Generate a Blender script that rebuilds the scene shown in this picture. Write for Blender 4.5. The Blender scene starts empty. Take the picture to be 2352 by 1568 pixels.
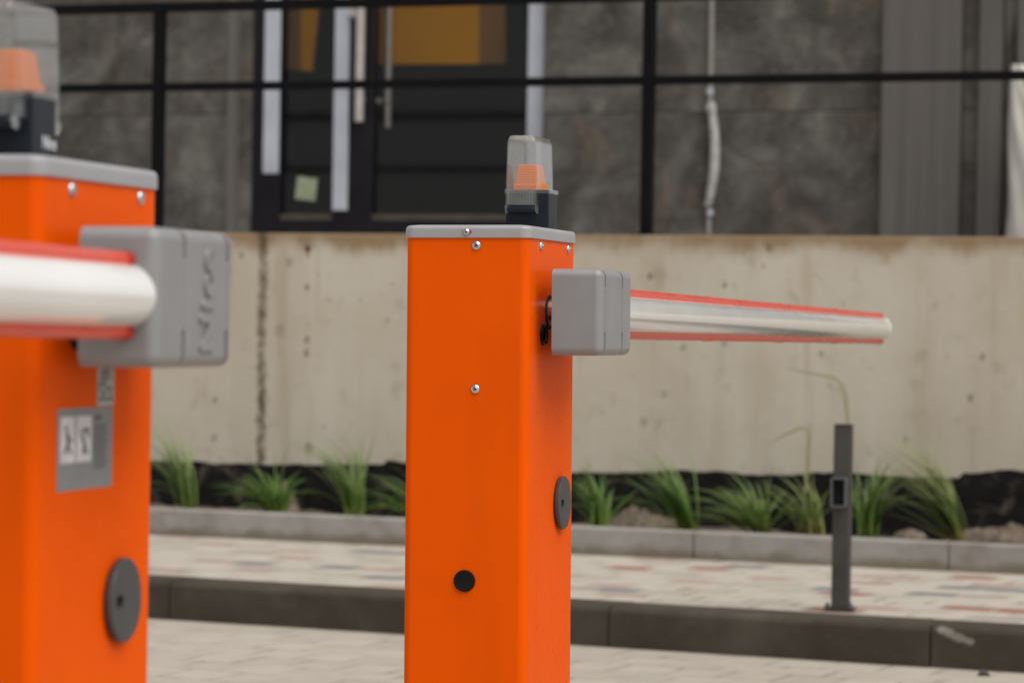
import bpy, bmesh, math, random
from mathutils import Vector, Matrix, noise as mnoise
random.seed(7)
R = math.radians
scene = bpy.context.scene
col = scene.collection

# ------------------------------------------------------------------ camera
F_PX, W_PX, H_PX = 7400.0, 2352.0, 1568.0        # focal length in units of a 2352 px wide frame
CAM = Vector((0, 0, 0.95))
YAW, PITCH, ROLL = R(21.8), R(0.28), 0.0165
fw = Vector((-math.sin(YAW) * math.cos(PITCH), math.cos(YAW) * math.cos(PITCH), -math.sin(PITCH)))
r0 = Vector((math.cos(YAW), math.sin(YAW), 0))
u0 = r0.cross(fw)
rt = math.cos(ROLL) * r0 + math.sin(ROLL) * u0
up = -math.sin(ROLL) * r0 + math.cos(ROLL) * u0
cd = bpy.data.cameras.new('camera')
cam = bpy.data.objects.new('camera', cd)
col.objects.link(cam)
M = Matrix((rt, up, -fw)).transposed().to_4x4()
M.translation = CAM
cam.matrix_world = M
cd.sensor_width = 36.0
cd.lens = F_PX / W_PX * 36.0
cd.clip_start, cd.clip_end = 0.05, 500
cd.dof.use_dof = True
cd.dof.focus_distance = 5.25
cd.dof.aperture_fstop = 6.3
cd.dof.aperture_blades = 9
scene.camera = cam

def ray(x, y):
    return fw + rt * ((x - W_PX / 2) / F_PX) + up * ((H_PX / 2 - y) / F_PX)
def at_depth(x, y, d):
    return CAM + ray(x, y) * d
def at_y(x, y, Y):                                # a point of the vertical plane Y = const
    v = ray(x, y); return CAM + v * ((Y - CAM.y) / v.y)
def at_z(x, y, Z):                                # a point of the level plane Z = const
    v = ray(x, y); return CAM + v * ((Z - CAM.z) / v.z)

# ------------------------------------------------------------------ sky, sun, exposure
SUN_EL, SUN_AZ = R(60), R(112)                    # overcast: one broad soft sun, over the right shoulder
world = bpy.data.worlds.new('World'); scene.world = world; world.use_nodes = True
wn, wl = world.node_tree.nodes, world.node_tree.links
wn.clear()
sky = wn.new('ShaderNodeTexSky'); sky.sky_type = 'NISHITA'; sky.sun_disc = False
sky.sun_elevation = SUN_EL; sky.sun_rotation = SUN_AZ
sky.air_density = 1.0; sky.dust_density = 0.7; sky.ozone_density = 1.0
hs = wn.new('ShaderNodeHueSaturation'); hs.inputs['Saturation'].default_value = 0.16
bg = wn.new('ShaderNodeBackground'); bg.inputs['Strength'].default_value = 0.095
wo = wn.new('ShaderNodeOutputWorld')
wl.new(sky.outputs[0], hs.inputs['Color']); wl.new(hs.outputs[0], bg.inputs['Color']); wl.new(bg.outputs[0], wo.inputs[0])
sd = bpy.data.lights.new('sun', 'SUN'); sun = bpy.data.objects.new('sun', sd); col.objects.link(sun)
sd.energy = 2.6; sd.angle = R(62); sd.color = (1.0, 0.955, 0.89)
to_sun = Vector((math.sin(SUN_AZ) * math.cos(SUN_EL), math.cos(SUN_AZ) * math.cos(SUN_EL), math.sin(SUN_EL)))
sun.rotation_euler = to_sun.to_track_quat('Z', 'Y').to_euler()
scene.view_settings.view_transform = 'Standard'
scene.view_settings.look = 'None'
scene.view_settings.exposure = 0.28
scene.view_settings.gamma = 1.0
scene.cycles.max_bounces = 12
scene.cycles.transparent_max_bounces = 24

# ------------------------------------------------------------------ node helper and materials
class NT:
    def __init__(s, name):
        s.m = bpy.data.materials.new(name); s.m.use_nodes = True
        s.t = s.m.node_tree; s.t.nodes.clear()
        s.out = s.t.nodes.new('ShaderNodeOutputMaterial')
        s._tc = None
    def n(s, kind, props=None, **ins):
        nd = s.t.nodes.new(kind)
        for k, v in (props or {}).items(): setattr(nd, k, v)
        for k, v in ins.items():
            key = int(k[1:]) if k[0] == 'i' and k[1:].isdigit() else k.replace('_', ' ')
            s.put(nd.inputs[key], v)
        return nd
    def put(s, sock, v):
        if isinstance(v, bpy.types.NodeSocket): s.t.links.new(v, sock)
        elif isinstance(v, bpy.types.Node): s.t.links.new(v.outputs[0], sock)
        else:
            if isinstance(v, (tuple, list)) and len(v) == 3 and sock.type == 'RGBA': v = (*v, 1)
            sock.default_value = v
    def coord(s, which='Object'):
        if s._tc is None: s._tc = s.t.nodes.new('ShaderNodeTexCoord')
        return s._tc.outputs[which]
    def math(s, op, a, b=0.0, c=0.0, clamp=False):
        return s.n('ShaderNodeMath', {'operation': op, 'use_clamp': clamp}, i0=a, i1=b, i2=c).outputs[0]
    def xyz(s, v=None):
        o = s.n('ShaderNodeSeparateXYZ', i0=v if v is not None else s.coord()).outputs
        return o[0], o[1], o[2]
    def scaled(s, sc, v=None, loc=(0, 0, 0), rot=(0, 0, 0)):
        return s.n('ShaderNodeMapping', Vector=v if v is not None else s.coord(), Scale=sc, Location=loc, Rotation=rot).outputs[0]
    def noise(s, scale, detail=4, rough=0.55, v=None, dist=0.0):
        return s.n('ShaderNodeTexNoise', Vector=v if v is not None else s.coord(), Scale=scale, Detail=detail, Roughness=rough, Distortion=dist).outputs[0]
    def step(s, v, a, b, lo=0.0, hi=1.0):
        return s.n('ShaderNodeMapRange', {'interpolation_type': 'SMOOTHSTEP'}, i0=v, i1=a, i2=b, i3=lo, i4=hi).outputs[0]
    def mix(s, f, a, b, mode='MIX'):
        nd = s.n('ShaderNodeMix', {'data_type': 'RGBA', 'blend_type': mode})
        s.put(nd.inputs[0], f); s.put(nd.inputs[6], a); s.put(nd.inputs[7], b)
        return nd.outputs[2]
    def ramp(s, f, stops, interp='LINEAR'):
        nd = s.n('ShaderNodeValToRGB', i0=f); cr = nd.color_ramp; cr.interpolation = interp
        while len(cr.elements) < len(stops): cr.elements.new(0.5)
        for e, (p, c) in zip(cr.elements, stops): e.position = p; e.color = (*c, 1)
        return nd.outputs[0]
    def bump(s, h, strength=0.3, dist=0.01):
        return s.n('ShaderNodeBump', Strength=strength, Distance=dist, Height=h).outputs[0]
    def bsdf(s, **ins):
        b = s.n('ShaderNodeBsdfPrincipled', **ins); s.t.links.new(b.outputs[0], s.out.inputs[0]); return b

def plain(name, c, rough=0.5, metal=0.0, var=0.08, scale=30.0, bump=0.0, bscale=400.0, coat=0.0, spec=0.5):
    t = NT(name)
    nz = t.noise(scale, 4)
    d = tuple(max(0.0, x * (1 - 2 * var)) for x in c); l = tuple(min(1.0, x * (1 + 2 * var)) for x in c)
    kw = dict(Base_Color=t.ramp(nz, [(0.3, d), (0.7, l)]), Roughness=t.step(nz, 0.2, 0.8, max(0.02, rough - 0.06), rough + 0.06), Metallic=metal)
    kw['Coat_Weight'] = coat; kw['Coat_Roughness'] = 0.1; kw['Specular_IOR_Level'] = spec
    if bump: kw['Normal'] = t.bump(t.noise(bscale, 2), bump, 0.0005)
    t.bsdf(**kw)
    return t.m

MAT = {}
def orange_paint():
    t = NT('orange_powder_coat')
    big = t.noise(5.0, 3); fine = t.noise(1400.0, 2); dust = t.noise(60.0, 5, 0.7)
    c = t.ramp(big, [(0.3, (0.79, 0.090, 0.0)), (0.7, (0.85, 0.101, 0.0))])
    c = t.mix(t.step(dust, 0.60, 0.80, 0.0, 0.06), c, (0.75, 0.30, 0.13))
    grime = t.noise(1.0, 2, 0.5, t.scaled((14, 14, 2.2)))
    c = t.mix(t.step(grime, 0.52, 0.78, 0.0, 0.16), c, (0.42, 0.060, 0.004))
    nrm = t.bump(fine, 0.10, 0.0003)
    df = t.n('ShaderNodeBsdfDiffuse', Color=c, Normal=nrm)
    gl = t.n('ShaderNodeBsdfGlossy', Color=(1, 1, 1), Roughness=t.step(dust, 0.3, 0.8, 0.26, 0.40), Normal=nrm)
    fr = t.math('ADD', 0.005, t.math('MULTIPLY', 0.22, t.math('POWER', t.n('ShaderNodeLayerWeight', Blend=0.5).outputs['Facing'], 5.0)))
    m = t.n('ShaderNodeMixShader', i0=fr, i1=df.outputs[0], i2=gl.outputs[0])
    t.t.links.new(m.outputs[0], t.out.inputs[0])
    return t.m
MAT['orange'] = orange_paint()
MAT['cover'] = plain('silver_grey_cover_paint', (0.32, 0.32, 0.33), 0.42, 0.0, 0.03, 12, 0.25, 1500)
MAT['hub'] = plain('silver_grey_cast_plastic', (0.265, 0.262, 0.268), 0.48, 0.15, 0.03, 14, 0.5, 1300)
MAT['groove'] = plain('groove_shadow_grey', (0.30, 0.30, 0.31), 0.5)
MAT['steel'] = plain('zinc_plated_steel', (0.62, 0.63, 0.65), 0.17, 1.0, 0.05, 60)
MAT['shaft'] = plain('turned_steel', (0.60, 0.58, 0.56), 0.16, 1.0, 0.06, 25)
MAT['socket'] = plain('dark_hex_socket', (0.10, 0.11, 0.12), 0.3, 1.0)
MAT['black'] = plain('black_rubber', (0.006, 0.006, 0.006), 0.4, spec=0.2)
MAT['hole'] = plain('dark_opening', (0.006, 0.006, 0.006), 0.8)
MAT['lock'] = plain('charcoal_plastic', (0.055, 0.055, 0.058), 0.42, 0.0, 0.06, 40, 0.2, 900)
MAT['tube'] = plain('white_lacquered_aluminium', (0.80, 0.79, 0.775), 0.09, 0.0, 0.015, 5, 0.0, 10, 0.6)
MAT['rubber'] = plain('red_soft_profile', (0.64, 0.068, 0.034), 0.30, 0.0, 0.03, 6)
MAT['rubber_end'] = plain('dark_red_end_plug', (0.40, 0.012, 0.010), 0.4, 0.0, 0.1, 20)
MAT['endcap'] = plain('cream_end_plug', (0.68, 0.65, 0.60), 0.35)
MAT['navy'] = plain('dark_navy_plastic', (0.010, 0.014, 0.022), 0.4, 0.0, 0.08, 40, 0.2, 900, spec=0.22)
MAT['plate'] = plain('grey_sticker_film', (0.22, 0.225, 0.23), 0.45, 0.0, 0.04, 30)
MAT['plate_dark'] = plain('dark_grey_print', (0.09, 0.09, 0.095), 0.5)
MAT['print'] = plain('black_print', (0.02, 0.02, 0.022), 0.5)
MAT['paper'] = plain('white_sticker_field', (0.66, 0.64, 0.66), 0.45)
MAT['tag'] = plain('pale_grey_tag', (0.40, 0.40, 0.37), 0.45)
MAT['white_print'] = plain('white_print', (0.75, 0.76, 0.78), 0.5)

def clear_plastic(name, haze, tint=(0.93, 0.93, 0.92), f0=0.04, graz=0.8):
    t = NT(name)
    fr = t.math('ADD', f0, t.math('MULTIPLY', graz, t.math('POWER', t.n('ShaderNodeLayerWeight', Blend=0.5).outputs['Facing'], 4.0)))
    tr = t.n('ShaderNodeBsdfTransparent', Color=tint)
    gl = t.n('ShaderNodeBsdfGlossy', Color=(0.95, 0.95, 0.95), Roughness=0.06)
    df = t.n('ShaderNodeBsdfTranslucent', Color=(0.85, 0.85, 0.85))
    d2 = t.n('ShaderNodeBsdfDiffuse', Color=(0.8, 0.8, 0.8))
    hz = t.n('ShaderNodeMixShader', i0=0.5, i1=df.outputs[0], i2=d2.outputs[0])
    a = t.n('ShaderNodeMixShader', i0=t.step(t.noise(40, 4), 0.3, 0.8, haze * 0.6, haze * 1.5), i1=tr.outputs[0], i2=hz.outputs[0])
    b = t.n('ShaderNodeMixShader', i0=fr, i1=a.outputs[0], i2=gl.outputs[0])
    t.t.links.new(b.outputs[0], t.out.inputs[0])
    return t.m
MAT['lens'] = clear_plastic('clear_lamp_plastic', 0.045, (0.95, 0.95, 0.94), 0.035, 0.5)
MAT['lens_rib'] = clear_plastic('clear_lamp_rib', 0.16)
MAT['pane'] = clear_plastic('window_glass', 0.0, (0.88, 0.88, 0.87), 0.016)

def amber():
    t = NT('amber_plastic')
    z = t.xyz()[2]
    b = t.n('ShaderNodeBsdfPrincipled', Base_Color=(0.95, 0.30, 0.0), Roughness=0.22)
    tl = t.n('ShaderNodeBsdfTranslucent', Color=(0.98, 0.36, 0.002))
    m = t.n('ShaderNodeMixShader', i0=0.4, i1=b.outputs[0], i2=tl.outputs[0])
    t.t.links.new(m.outputs[0], t.out.inputs[0])
    return t.m
MAT['amber'] = amber()

def paving(name, w, h, rot, stops, joint, jcol, bump=0.3, jamt=0.75):
    t = NT(name)
    v = t.scaled((1, 1, 1), rot=(0, 0, rot), loc=(0.03, 0.02, 0))
    wob = t.noise(2.0, 2)
    br = t.n('ShaderNodeTexBrick', {'offset': 0.5}, Vector=v, Color1=(0, 0, 0), Color2=(1, 1, 1), Mortar=(0, 0, 0), Scale=1.0,
             Mortar_Size=joint, Mortar_Smooth=0.3, Bias=0.0, Brick_Width=w, Row_Height=h)
    cr = t.ramp(br.outputs[0], stops, 'CONSTANT')
    dirt = t.noise(9.0, 6, 0.65); grain = t.noise(160.0, 3)
    cr = t.mix(t.step(dirt, 0.40, 0.75, 0.0, 0.38), cr, (0.27, 0.235, 0.19))
    cr = t.mix(t.step(grain, 0.35, 0.75, 0.0, 0.25), cr, (0.36, 0.33, 0.29))
    mort = t.math('MULTIPLY', br.outputs[1], t.step(t.noise(5.0, 3), 0.40, 0.65, 0.08, jamt))
    c = t.mix(mort, cr, jcol)
    hgt = t.math('SUBTRACT', 1.0, br.outputs[1])
    t.bsdf(Base_Color=c, Roughness=0.85, Specular_IOR_Level=0.3, Normal=t.bump(hgt, bump, 0.004))
    return t.m
ROSE = (0.37, 0.27, 0.23)
CREAM, CREAM2, RED, BLUE, MAUVE, TAN = (0.465, 0.42, 0.36), (0.40, 0.36, 0.305), (0.28, 0.105, 0.078), (0.16, 0.17, 0.185), (0.34, 0.285, 0.265), (0.47, 0.43, 0.36)
MAT['sidewalk'] = paving('mixed_colour_pavers', 0.165, 0.15, R(2.5),
    [(0.0, CREAM), (0.24, RED), (0.285, CREAM2), (0.38, MAUVE), (0.46, CREAM), (0.54, BLUE), (0.60, CREAM2), (0.72, ROSE), (0.80, CREAM)], 0.008, (0.17, 0.145, 0.115), 0.3, 0.95)
MAT['road'] = paving('beige_road_pavers', 0.16, 0.20, R(3.4),
    [(0.0, (0.435, 0.385, 0.325)), (0.3, (0.42, 0.373, 0.312)), (0.6, (0.45, 0.40, 0.337)), (0.85, (0.405, 0.36, 0.30))], 0.007, (0.20, 0.165, 0.125), 0.3, 0.95)

def kerb_mat(name, base, dark, light, seg=None, zd=None):
    t = NT(name)
    a = t.noise(3.5, 6, 0.65, dist=0.4); b = t.noise(40.0, 4, 0.6)
    c = t.ramp(a, [(0.28, dark), (0.5, base), (0.74, light)])
    c = t.mix(t.step(b, 0.55, 0.8, 0.0, 0.4), c, light)
    if zd is not None:                               # soil washed against its foot, grime in blotches
        Z = t.xyz()[2]; g = t.noise(6.0, 5, 0.65)
        c = t.mix(t.step(t.math('ADD', Z, t.math('MULTIPLY', g, 0.09)), zd + 0.085, zd + 0.045, 0.0, 0.8), c, (0.17, 0.135, 0.095))
        c = t.mix(t.step(g, 0.52, 0.68, 0.0, 0.5), c, (0.21, 0.175, 0.135))
    if seg:
        p, q = seg                                  # a pale scrape on the stone
        X, Y, Z = t.xyz()
        d = (q - p); L2 = d.x * d.x + d.z * d.z
        h = t.math('DIVIDE', t.math('ADD', t.math('MULTIPLY', t.math('SUBTRACT', X, p.x), d.x), t.math('MULTIPLY', t.math('SUBTRACT', Z, p.z), d.z)), L2, clamp=True)
        dx = t.math('SUBTRACT', X, t.math('ADD', p.x, t.math('MULTIPLY', h, d.x)))
        dz = t.math('SUBTRACT', Z, t.math('ADD', p.z, t.math('MULTIPLY', h, d.z)))
        dd = t.math('SQRT', t.math('ADD', t.math('MULTIPLY', dx, dx), t.math('MULTIPLY', dz, dz)))
        dd = t.math('ADD', dd, t.math('MULTIPLY', t.math('SUBTRACT', b, 0.5), 0.02))
        c = t.mix(t.step(dd, 0.004, 0.016, 0.6, 0.0), c, (0.36, 0.33, 0.29))
    t.bsdf(Base_Color=c, Roughness=0.9, Specular_IOR_Level=0.08, Normal=t.bump(b, 0.35, 0.004))
    return t.m

def stone():
    t = NT('dark_stone_cladding')
    rnd = t.n('ShaderNodeObjectInfo').outputs['Random']
    v = t.n('ShaderNodeVectorMath', {'operation': 'ADD'}, i0=t.coord(), i1=t.n('ShaderNodeCombineXYZ', i0=t.math('MULTIPLY', rnd, 40.0), i2=t.math('MULTIPLY', rnd, 17.0)).outputs[0]).outputs[0]
    a = t.noise(2.6, 7, 0.62, v, 0.8); b = t.noise(1.7, 5, 0.6, t.scaled((1.4, 1, 1), v, loc=(3, 1, 7)), 1.2); f = t.noise(22.0, 5, 0.65, v)
    g = t.noise(7.0, 6, 0.7, v, 0.5)
    c = t.ramp(a, [(0.32, (0.060, 0.053, 0.045)), (0.46, (0.100, 0.091, 0.079)), (0.58, (0.160, 0.152, 0.136)), (0.72, (0.27, 0.255, 0.225))])
    c = t.mix(t.step(b, 0.56, 0.70, 0.0, 0.5), c, (0.23, 0.165, 0.12))
    c = t.mix(t.step(g, 0.40, 0.66, 0.0, 0.50), c, (0.064, 0.056, 0.052))
    c = t.mix(t.step(f, 0.50, 0.75, 0.0, 0.45), c, (0.20, 0.19, 0.175))
    t.bsdf(Base_Color=c, Roughness=0.6, Specular_IOR_Level=0.15, Normal=t.bump(f, 0.3, 0.01))
    return t.m
MAT['stone'] = stone()
def render_coat():
    t = NT('streaked_taupe_render')
    v = t.noise(1.0, 5, 0.6, t.scaled((16.0, 1.0, 0.5))); b = t.noise(3.0, 5, 0.6)
    c = t.ramp(v, [(0.30, (0.122, 0.112, 0.103)), (0.5, (0.145, 0.134, 0.124)), (0.7, (0.175, 0.163, 0.150))])
    c = t.mix(t.step(b, 0.5, 0.75, 0.0, 0.35), c, (0.115, 0.107, 0.10))
    t.bsdf(Base_Color=c, Roughness=0.8, Specular_IOR_Level=0.2, Normal=t.bump(b, 0.2, 0.004))
    return t.m
MAT['pilaster'] = render_coat()
MAT['frame'] = plain('dark_door_frame', (0.016, 0.014, 0.018), 0.5, 0.0, 0.1, 8, spec=0.15)
MAT['film'] = plain('bluish_protective_film', (0.56, 0.59, 0.665), 0.35, 0.0, 0.05, 6)
MAT['sill'] = plain('dusty_bottom_rail', (0.085, 0.068, 0.056), 0.7, 0.0, 0.2, 9)
MAT['handle'] = plain('brushed_steel_handle', (0.60, 0.55, 0.52), 0.35, 0.7)
MAT['yellow'] = plain('ochre_board', (0.47, 0.205, 0.0), 0.9, spec=0.0, var=0.05, scale=2.0)#, 0.0, 0.05, 2.0)
MAT['brown'] = plain('brown_board', (0.20, 0.10, 0.030), 0.9, spec=0.0, var=0.05, scale=2.0)#, 0.0, 0.05, 2.0)
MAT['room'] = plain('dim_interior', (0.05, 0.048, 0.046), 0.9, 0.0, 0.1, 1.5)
MAT['note'] = plain('pale_green_paper', (0.36, 0.41, 0.27), 0.7)
MAT['fence'] = plain('black_fence_paint', (0.006, 0.006, 0.007), 0.5, 0.0, 0.1, 20, spec=0.08)
MAT['conduit'] = plain('pale_cable_sheath', (0.30, 0.28, 0.26), 0.5)
MAT['sleeve'] = plain('pale_foam_sleeve', (0.48, 0.47, 0.45), 0.55, 0.0, 0.12, 20)
MAT['post'] = plain('dark_grey_post_paint', (0.066, 0.062, 0.056), 0.55, 0.0, 0.08, 12, spec=0.15)
MAT['zinc'] = plain('zinc_grey_metal', (0.115, 0.12, 0.13), 0.5, 0.4)
MAT['soil'] = plain('brown_soil', (0.10, 0.075, 0.055), 0.95, 0.0, 0.3, 14, 0.0)
MAT['rubble'] = plain('pale_mortar_rubble', (0.16, 0.125, 0.095), 0.95, 0.0, 0.25, 25)
MAT['pebble'] = plain('dark_pebble', (0.07, 0.065, 0.06), 0.8)
MAT['bag'] = plain('white_plastic_sheet', (0.58, 0.55, 0.51), 0.45, 0.0, 0.08, 5)

def blades_mat(name, tip, mid, base, h):
    t = NT(name)
    z = t.xyz()[2]
    g = t.math('ADD', t.math('DIVIDE', z, h), t.math('MULTIPLY', t.math('SUBTRACT', t.noise(30, 3), 0.5), 0.5))
    c = t.ramp(g, [(0.02, base), (0.30, mid), (0.95, tip)])
    b = t.n('ShaderNodeBsdfPrincipled', Base_Color=c, Roughness=0.5, Specular_IOR_Level=0.35)
    tl = t.n('ShaderNodeBsdfTranslucent', Color=c)
    m = t.n('ShaderNodeMixShader', i0=0.3, i1=b.outputs[0], i2=tl.outputs[0])
    t.t.links.new(m.outputs[0], t.out.inputs[0])
    return t.m
MAT['grass'] = blades_mat('fresh_green_blades', (0.27, 0.335, 0.15), (0.14, 0.235, 0.05), (0.22, 0.24, 0.06), 0.30)
MAT['grass_b'] = blades_mat('deep_green_blades', (0.21, 0.30, 0.11), (0.105, 0.20, 0.028), (0.19, 0.235, 0.05), 0.28)
MAT['grass2'] = blades_mat('yellowing_green_blades', (0.29, 0.33, 0.14), (0.165, 0.235, 0.06), (0.36, 0.25, 0.085), 0.30)
MAT['dry'] = blades_mat('dry_olive_stalks', (0.36, 0.33, 0.20), (0.30, 0.30, 0.16), (0.22, 0.24, 0.11), 0.5)

# ------------------------------------------------------------------ mesh helpers
class MB:
    def __init__(s): s.bm = bmesh.new()
    def _add(s, verts, mtx):
        if mtx is not None: bmesh.ops.transform(s.bm, matrix=mtx, verts=verts)
        return verts
    def box(s, lo, hi, bev=0.0, seg=2, mtx=None, only=None):
        r = bmesh.ops.create_cube(s.bm, size=1.0); vs = r['verts']
        lo, hi = Vector(lo), Vector(hi)
        for v in vs:
            v.co = Vector((lo[i] + (v.co[i] + 0.5) * (hi[i] - lo[i]) for i in range(3)))
        if bev > 0:
            es = list({e for v in vs for e in v.link_edges})
            if only: es = [e for e in es if only((e.verts[0].co + e.verts[1].co) / 2)]
            n0 = set(s.bm.verts) - set(vs)
            bmesh.ops.bevel(s.bm, geom=es, offset=bev, offset_type='OFFSET', segments=seg, profile=0.5, affect='EDGES', clamp_overlap=True)
            vs = [v for v in s.bm.verts if v not in n0]
        return s._add(vs, mtx)
    def prism(s, pts, z0, z1, mtx=None):              # closed outline in x, y; extruded from z0 to z1
        a = [s.bm.verts.new((x, y, z0)) for x, y in pts]; b = [s.bm.verts.new((x, y, z1)) for x, y in pts]
        n = len(pts)
        s.bm.faces.new(list(reversed(a))); s.bm.faces.new(b)
        for i in range(n): s.bm.faces.new((a[i], a[(i + 1) % n], b[(i + 1) % n], b[i]))
        return s._add(a + b, mtx)
    def lathe(s, prof, seg=32, mtx=None):              # (radius, height) profile turned about z
        rings = []
        for r, z in prof:
            if r < 1e-7: rings.append([s.bm.verts.new((0, 0, z))])
            else: rings.append([s.bm.verts.new((r * math.cos(2 * math.pi * k / seg), r * math.sin(2 * math.pi * k / seg), z)) for k in range(seg)])
        for A, B in zip(rings, rings[1:]):
            for k in range(seg):
                k2 = (k + 1) % seg
                if len(A) == 1 and len(B) == 1: continue
                if len(A) == 1: s.bm.faces.new((A[0], B[k2], B[k]))
                elif len(B) == 1: s.bm.faces.new((A[k], A[k2], B[0]))
                else: s.bm.faces.new((A[k], A[k2], B[k2], B[k]))
        return s._add([v for g in rings for v in g], mtx)
    def tube(s, pts, rad, seg=10, cap=True):
        pts = [Vector(p) for p in pts]; rads = rad if isinstance(rad, (list, tuple)) else [rad] * len(pts)
        rings = []; nrm = None
        for i, p in enumerate(pts):
            t = (pts[min(i + 1, len(pts) - 1)] - pts[max(i - 1, 0)]).normalized()
            if nrm is None: nrm = t.orthogonal().normalized()
            nrm = (nrm - t * nrm.dot(t)).normalized(); bn = t.cross(nrm)
            rings.append([s.bm.verts.new(p + (nrm * math.cos(2 * math.pi * k / seg) + bn * math.sin(2 * math.pi * k / seg)) * rads[i]) for k in range(seg)])
        for A, B in zip(rings, rings[1:]):
            for k in range(seg): s.bm.faces.new((A[k], A[(k + 1) % seg], B[(k + 1) % seg], B[k]))
        if cap: s.bm.faces.new(list(reversed(rings[0]))); s.bm.faces.new(rings[-1])
    def build(s, name, mat, parent=None, smooth=40, loc=None):
        bmesh.ops.recalc_face_normals(s.bm, faces=s.bm.faces[:])
        me = bpy.data.meshes.new(name)
        if smooth:
            lim = R(smooth)
            for f in s.bm.faces: f.smooth = True
            for e in s.bm.edges:
                if len(e.link_faces) == 2 and e.calc_face_angle(0) > lim: e.smooth = False
        s.bm.to_mesh(me); s.bm.free()
        me.materials.append(MAT[mat])
        o = bpy.data.objects.new(name, me); col.objects.link(o)
        if smooth:
            wn_ = o.modifiers.new('weighted_normals', 'WEIGHTED_NORMAL'); wn_.keep_sharp = True
        if parent is not None: o.parent = parent
        if loc is not None: o.location = loc
        return o

def tag(o, label=None, cat=None, group=None, kind=None):
    if label: o['label'] = label
    if cat: o['category'] = cat
    if group: o['group'] = group
    if kind: o['kind'] = kind
    return o
def empty(name, loc, rot=(0, 0, 0)):
    o = bpy.data.objects.new(name, None); col.objects.link(o)
    o.location = loc; o.rotation_euler = rot; o.empty_display_size = 0.1
    return o
def carve(o, cutters):                                  # cut the cutters out of o, then drop them
    o.modifiers.clear()
    for c in cutters:
        md = o.modifiers.new('cut', 'BOOLEAN'); md.object = c; md.operation = 'DIFFERENCE'; md.solver = 'EXACT'
    bpy.context.view_layer.update()
    dg = bpy.context.evaluated_depsgraph_get()
    me = bpy.data.meshes.new_from_object(o.evaluated_get(dg))
    o.modifiers.clear(); old = o.data; o.data = me
    wn_ = o.modifiers.new('weighted_normals', 'WEIGHTED_NORMAL'); wn_.keep_sharp = True
    bpy.data.meshes.remove(old)
    bm = bmesh.new(); bm.from_mesh(me)
    for f in bm.faces: f.smooth = True
    for e in bm.edges: e.smooth = not (len(e.link_faces) == 2 and e.calc_face_angle(0) > R(32))
    bm.to_mesh(me); bm.free()
    for c in cutters:
        m = c.data; bpy.data.objects.remove(c); bpy.data.meshes.remove(m)
def lettering(name, text, size, depth, mat, parent, mtx, spacing=1.0, fat=0.0):
    cu = bpy.data.curves.new(name, 'FONT'); cu.body = text; cu.size = size; cu.extrude = depth
    cu.align_x = 'CENTER'; cu.align_y = 'CENTER'; cu.space_character = spacing; cu.bevel_depth = depth * 0.35; cu.offset = fat
    tmp = bpy.data.objects.new(name, cu); col.objects.link(tmp)
    bpy.context.view_layer.update()
    me = bpy.data.meshes.new_from_object(tmp.evaluated_get(bpy.context.evaluated_depsgraph_get()))
    bpy.data.objects.remove(tmp); bpy.data.curves.remove(cu)
    me.transform(mtx); me.materials.clear(); me.materials.append(MAT[mat]); me.name = name
    o = bpy.data.objects.new(name, me); col.objects.link(o); o.parent = parent
    return o
def rrect(w, h, r, n=6):                                # rounded rectangle about the origin
    pts = []
    for cx, cy, a0 in ((w - r, h - r, 0), (-w + r, h - r, 90), (-w + r, -h + r, 180), (w - r, -h + r, 270)):
        for k in range(n + 1):
            a = R(a0 + 90 * k / n); pts.append((cx + r * math.cos(a), cy + r * math.sin(a)))
    return pts

# ------------------------------------------------------------------ the setting
KZ = 0.12                                               # kerb height
p = at_z(350, 1420, 0); q = at_z(2352, 1531, 0)
KERB_Y = p.y
p = at_z(1300, 1295, KZ); EDGE_Y = at_z(350, 1222, KZ).y * 0.5 + at_z(2352, 1318, KZ).y * 0.5
EDGE_Z = KZ + 0.095
WALL_Y = EDGE_Y + 0.62
FAC_Y = WALL_Y + 3.3
WALL_TOP = at_y(930, 537, WALL_Y).z
print('KERB_Y', KERB_Y, 'EDGE_Y', EDGE_Y, 'WALL_Y', WALL_Y, 'WALL_TOP', WALL_TOP)

def sheet(name, x0, x1, y0, y1, z, mat):
    m = MB(); bm = m.bm
    bm.faces.new([bm.verts.new(c) for c in ((x0, y0, z), (x1, y0, z), (x1, y1, z), (x0, y1, z))])
    return tag(m.build(name, mat, None, 0), kind='structure')
sheet('ground', -150, 150, -150, 150, -0.02, 'road')
sheet('road', -60, 60, -60, KERB_Y + 1.2, 0.0, 'road')

KERB_A, EDGE_A = R(-3.4), R(-1.0)                      # the street edge runs slightly askew to the wall
KX = at_z(350, 1420, 0).x
def kerb(name, joints, y0, y1, z0, z1, mat, rad, px, turn):
    m = MB()
    rr = random.Random(3)
    for a, b in zip(joints, joints[1:]):
        dz, dy = rr.uniform(-0.003, 0.003), rr.uniform(-0.004, 0.004)
        m.box((a + 0.003, y0 + dy, z0), (b - 0.003, y1 + dy, z1 + dz), rad, 3, None, lambda c, xm=(a + b) / 2: abs(c.x - xm) < 1e-3)
    m.box((joints[0], y0 + 0.03, z0), (joints[-1], y1 - 0.01, z1 - 0.012))
    bmesh.ops.rotate(m.bm, verts=m.bm.verts[:], cent=(px, y0, 0), matrix=Matrix.Rotation(turn, 3, 'Z'))
    return tag(m.build(name, mat, None, 40), kind='structure')
KD = Vector((math.cos(KERB_A), math.sin(KERB_A)))
m = MB(); bm = m.bm                                     # the pavement between the two kerbs
front = [(KX + KD.x * t - KD.y * 0.20, KERB_Y + KD.y * t + KD.x * 0.20) for t in (-9, 9)]
ED = Vector((math.cos(EDGE_A), math.sin(EDGE_A)))
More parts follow.
